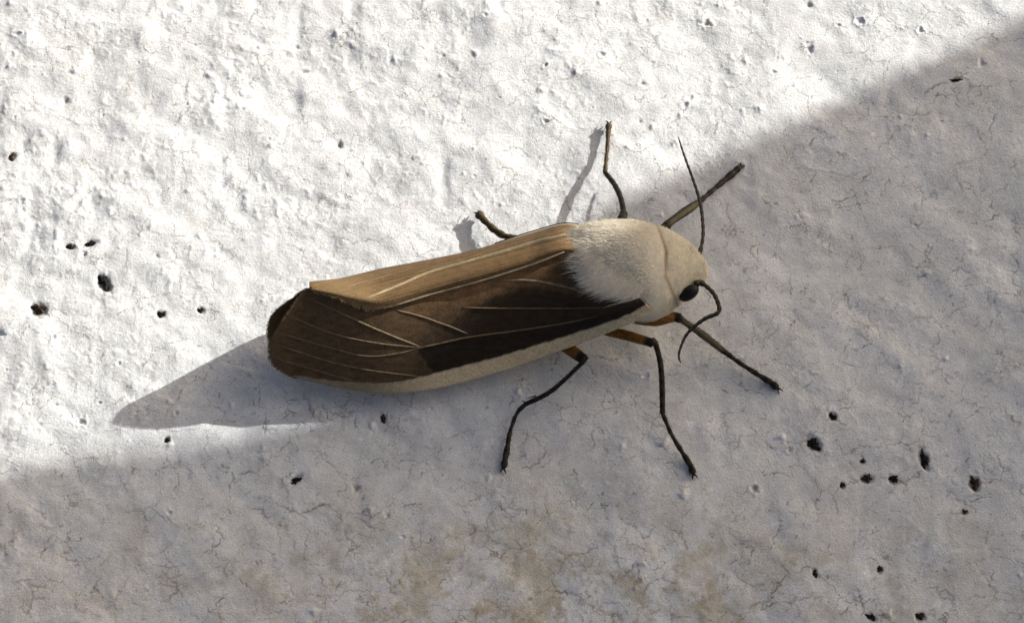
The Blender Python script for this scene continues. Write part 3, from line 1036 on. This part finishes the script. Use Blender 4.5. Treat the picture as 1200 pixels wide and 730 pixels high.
# --- eyes
def on_body(u, v, lift):
    q = proj(Vb)
    k = np.nonzero((q[:, 0] - u) ** 2 + (q[:, 1] - v) ** 2 < 25)[0]
    if len(k) == 0:
        k = np.argsort((q[:, 0] - u) ** 2 + (q[:, 1] - v) ** 2)[:3]
    b = k[np.argmax(-(Vb[k] @ FWD))]
    d = CAM - Vb[b]
    z = Vb[b][2] + lift
    return z


for (u, v, z, wd, ht, tl) in [(807.5, 343.5, on_body(807.5, 341, 0.05), 0.64, 0.40, 36), (812, 296, 4.2, 0.5, 0.4, -30)]:
    c0 = P(u, v, z)
    a = math.radians(tl)
    ex = RIGHT * math.cos(a) + UPV * math.sin(a)
    ey = -RIGHT * math.sin(a) + UPV * math.cos(a)
    ez = -FWD
    if v < 310:
        c0 = c0 + np.array([0, 0.1, -0.5])
    V, F = [], []
    nu, nv = 20, 12
    for j in range(1, nv):
        f = j / nv * math.pi
        for i in range(nu):
            g = i / nu * 2 * math.pi
            V.append(c0 + ex * wd * math.sin(f) * math.cos(g) + ey * ht * math.sin(f) * math.sin(g) + ez * 0.42 * math.cos(f))
    for j in range(nv - 2):
        for i in range(nu):
            F.append((j * nu + i, (j + 1) * nu + i, (j + 1) * nu + (i + 1) % nu, j * nu + (i + 1) % nu))
    V += [c0 + ez * 0.42, c0 - ez * 0.42]
    for i in range(0, nu, 2):
        F.append((len(V) - 2, i, i + 1, (i + 2) % nu))
        b = (nv - 2) * nu
        F.append((len(V) - 1, b + (i + 2) % nu, b + i + 1, b + i))
    mesh_from('eye', V, F, m_eye, moth, origin=c0)


# --- antennae: tapering, finely ringed
def antenna(pts, r0, r1):
    s = arc(np.array([P(*p) for p in pts]))(np.linspace(0, 1, 90))
    t = np.linspace(0, 1, 90)
    r = np.interp(t, [0, 0.04, 0.10, 0.45, 0.95, 1], [r0 * 1.5, r0 * 1.5, r0, r0 * 1.0, r1, r1 * 0.6]) * (1 + 0.14 * np.sin(t * 90 * 1.25))
    V, F, A, T = tube(s, r, 10)
    return mesh_from('antenna', V, F, m_leg, moth, col=np.clip(BLACK * 1.2 * (1 + 0.5 * np.sin(A)[:, None]) + np.array([0.05, 0.045, 0.03]) * (np.sin(A)[:, None] > 0.6), 0, 1), origin=s[0])


antenna([(815, 333, 4.5), (821, 331.5, 4.5), (829, 336.5, 4.5), (837.5, 346, 4.4), (843, 361, 4.2), (840, 367.5, 4.1), (827, 373, 3.9), (814.6, 382, 3.6), (804, 393, 3.3), (797, 409, 3.0), (795.5, 419, 2.8), (798, 425, 2.7)], 0.125, 0.065)
antenna([(815, 302, 4.4), (820, 296, 4.4), (824, 273, 4.3), (821, 240, 3.9), (813, 213, 3.4), (802, 183, 2.9), (795, 161, 2.5)], 0.10, 0.055)


# --- legs
def limb(name, pts, radii, parent, cfun, n=44, bristle=0.0, seg=12, flat=1.0):
    W = np.array([P(*p) for p in pts])
    full = np.c_[W, radii]
    s = arc(full)(np.linspace(0, 1, n))
    rad = 1.12 * s[:, 3] * (1 + 0.06 * fbm(np.arange(n) * 1.0, np.zeros(n), 4.0, 2, seed=len(name)))
    if name == 'tarsus':
        tt = np.linspace(0, 1, n)
        rad = rad * (0.86 + 0.26 * np.abs(np.sin(tt * math.pi * 4.5 + 0.4)))
        rad[-3:] *= np.array([0.95, 0.75, 0.4])
    V, F, A, T = tube(s[:, :3], rad, seg, flat=flat)
    cc_ = cfun(A, T)
    if bristle:
        nb_ = int(bristle * n * 3)
        k = FR.integers(2, n, nb_)
        tan = np.gradient(s[:, :3], axis=0)[k]
        tan /= np.linalg.norm(tan, axis=1)[:, None]
        rd = FR.normal(size=(nb_, 3))
        rd -= tan * (rd * tan).sum(1, keepdims=True)
        rd /= np.linalg.norm(rd, axis=1)[:, None]
        di = rd * 0.5 + tan * 0.85
        di /= np.linalg.norm(di, axis=1)[:, None]
        Vh, Fh, ch = ribbons(s[k, :3] + rd * rad[k][:, None] * 0.9, di, np.cross(di, rd), 0.16 * (0.5 + FR.random(nb_)), np.full(nb_, 0.009), np.tile(BLACK * 1.4, (nb_, 1)), 0)
        F = np.concatenate([np.asarray(F), Fh + len(V)])
        V = np.vstack([V, Vh])
        cc_ = np.vstack([cc_, ch])
    return mesh_from(name, V, F, m_leg, parent, col=np.clip(cc_, 0, 0.9), origin=W[0])


def c_orange(A, T):
    k = sstep(0.80, 0.90, T)[:, None]
    return (ORANGE * (0.8 + 0.5 * noise(T * 9, np.cos(A) * 2, 2))[:, None]) * (1 - k) + BLACK * k


def c_stripe(A, T):
    s_ = (sstep(0.72, 0.9, np.sin(A + 0.6)) * sstep(0.02, 0.12, T) * sstep(1.0, 0.85, T))[:, None]
    return BLACK * (1 - s_) + np.array([0.12, 0.10, 0.055]) * s_


def c_olive(A, T):
    s_ = (0.5 + 0.5 * np.sin(A))[:, None] * (0.4 + 0.6 * np.maximum(noise(T * 14, np.cos(A) * 1.5, 3), 0))[:, None]
    return BLACK * (1 - s_) + np.array([0.13, 0.09, 0.035]) * s_


def c_dark(A, T):
    s_ = (0.35 * np.maximum(np.sin(A + 0.5), 0) * (0.5 + 0.5 * np.sin(T * 40)))[:, None]
    return BLACK * (1 - s_) + np.array([0.10, 0.075, 0.045]) * s_


def leg(label, femur, fr_, tibia, tr2, tarsus, ta_, spurs=(), ctib=c_dark, ctar=c_dark, tufts=1.2, cfem=None):
    L_ = empty('leg', P(*femur[0]), moth)
    L_['label'] = label
    limb('femur', femur, fr_, L_, cfem or c_orange, 30, 0.3)
    limb('tibia', tibia, tr2, L_, ctib, 40, tufts)
    u, v, _ = tarsus[-1]
    g = foot(u, v, 0.07)
    tz = [list(p) for p in tarsus]
    for i, p in enumerate(tz):
        f = i / (len(tz) - 1)
        tz[i] = (p[0], p[1], max(p[2] + g * f, ground_z(P(p[0], p[1], 0)) + 0.05 if i == len(tz) - 1 else p[2] + g * f))
    t_ = limb('tarsus', tz, ta_, L_, ctar, 40, tufts)
    # two claws at the tip
    e0, e1 = P(*tz[-2]), P(*tz[-1])
    d = (e1 - e0) / np.linalg.norm(e1 - e0)
    sd = np.cross(d, [0, 0, 1.0])
    sd /= np.linalg.norm(sd)
    for q in (-1, 1):
        path = [e1 - d * 0.05, e1 + d * 0.16 + sd * q * 0.13, e1 + d * 0.26 + sd * q * 0.15 - np.array([0, 0, 0.07])]
        s = arc(np.array(path))(np.linspace(0, 1, 8))
        V, F, A, T = tube(s, np.linspace(0.075, 0.02, 8), 6)
        mesh_from('claw', V, F, m_leg, L_, col=np.ones((len(V), 3)) * BLACK * 1.5, origin=path[0])
    for a, b in spurs:
        s = arc(np.array([P(*a), (P(*a) + P(*b)) / 2, P(*b)]))(np.linspace(0, 1, 8))
        V, F, A, T = tube(s, np.linspace(0.05, 0.015, 8), 6)
        mesh_from('spur', V, F, m_leg, L_, col=np.ones((len(V), 3)) * BLACK * 1.4, origin=s[0])
    return L_


# shaded side
leg('front leg of the shaded side', [(745, 372, 2.9), (768, 375, 2.7), (788, 371.5, 2.6), (797, 373, 2.55)], [0.34, 0.33, 0.27, 0.26],
    [(795, 372, 2.6), (802, 377, 2.5), (826, 394, 1.7), (850, 413, 0.85)], [0.24, 0.16, 0.19, 0.15],
    [(849, 412, 0.85), (868, 426, 0.6), (890, 440, 0.35), (906, 450, 0.16), (912, 456, 0.10)], [0.13, 0.11, 0.13, 0.17, 0.16], ctib=c_stripe)
leg('middle leg of the shaded side', [(704, 387, 2.1), (730, 392, 2.4), (755, 399, 2.6), (765, 402, 2.6)], [0.20, 0.27, 0.24, 0.24],
    [(764, 400, 2.6), (769, 405, 2.5), (775, 435, 1.9), (776.5, 484, 0.9)], [0.24, 0.15, 0.145, 0.14],
    [(776, 483, 0.9), (787, 509, 0.6), (799, 529, 0.35), (809, 545, 0.18), (813, 556, 0.10)], [0.11, 0.10, 0.12, 0.16, 0.17])
leg('hind leg of the shaded side', [(650, 398, 1.2), (666, 408, 1.6), (677, 416, 1.85), (684, 421, 1.9)], [0.30, 0.33, 0.30, 0.27],
    [(684, 419, 1.9), (680, 427, 1.85), (646, 458, 1.25), (615, 474, 0.8)], [0.26, 0.12, 0.12, 0.12],
    [(616, 473, 0.8), (606, 484, 0.65), (598, 505, 0.45), (594, 527, 0.25), (590, 549, 0.10)], [0.11, 0.10, 0.10, 0.14, 0.17],
    spurs=[((618, 472, 0.95), (611, 469, 0.95)), ((628, 464, 1.1), (616, 467, 1.15))])
# sunlit side
leg('front leg of the sunlit side', [(755, 290, 2.9), (768, 278, 2.8), (776, 270, 2.7), (782, 264, 2.6)], [0.34, 0.3, 0.26, 0.25],
    [(780, 265, 2.6), (790, 257, 2.3), (806, 246, 1.7), (819, 237, 1.2)], [0.22, 0.20, 0.23, 0.15],
    [(818, 238, 1.2), (832, 226, 0.85), (846, 214, 0.5), (858, 204, 0.25), (868, 195, 0.10)], [0.14, 0.12, 0.14, 0.18, 0.15], ctib=c_stripe, cfem=c_dark)
leg('middle leg of the sunlit side', [(712, 285, 3.0), (722, 270, 2.9), (728, 258, 2.8), (731, 250, 2.6)], [0.3, 0.28, 0.25, 0.22],
    [(731, 250, 2.6), (728, 234, 2.2), (721, 218, 1.6), (709, 202, 1.0)], [0.14, 0.15, 0.145, 0.12],
    [(709, 202, 0.95), (710, 190, 0.75), (711.5, 175, 0.55), (712.5, 160, 0.4), (713.5, 145, 0.26)], [0.12, 0.095, 0.095, 0.11, 0.19], ctar=c_olive, cfem=c_dark)
leg('hind leg of the sunlit side', [(690, 300, 3.0), (680, 292, 2.7), (672, 288, 2.4), (665, 286, 2.2)], [0.3, 0.28, 0.25, 0.22],
    [(665, 286, 2.2), (645, 286, 1.8), (622, 284, 1.4), (603, 278.5, 1.05)], [0.16, 0.15, 0.15, 0.14],
    [(604, 279, 1.05), (592, 277, 0.9), (580, 270, 0.75), (568, 259, 0.55), (560, 250, 0.30)], [0.14, 0.17, 0.18, 0.16, 0.27], ctar=c_olive, cfem=c_dark)
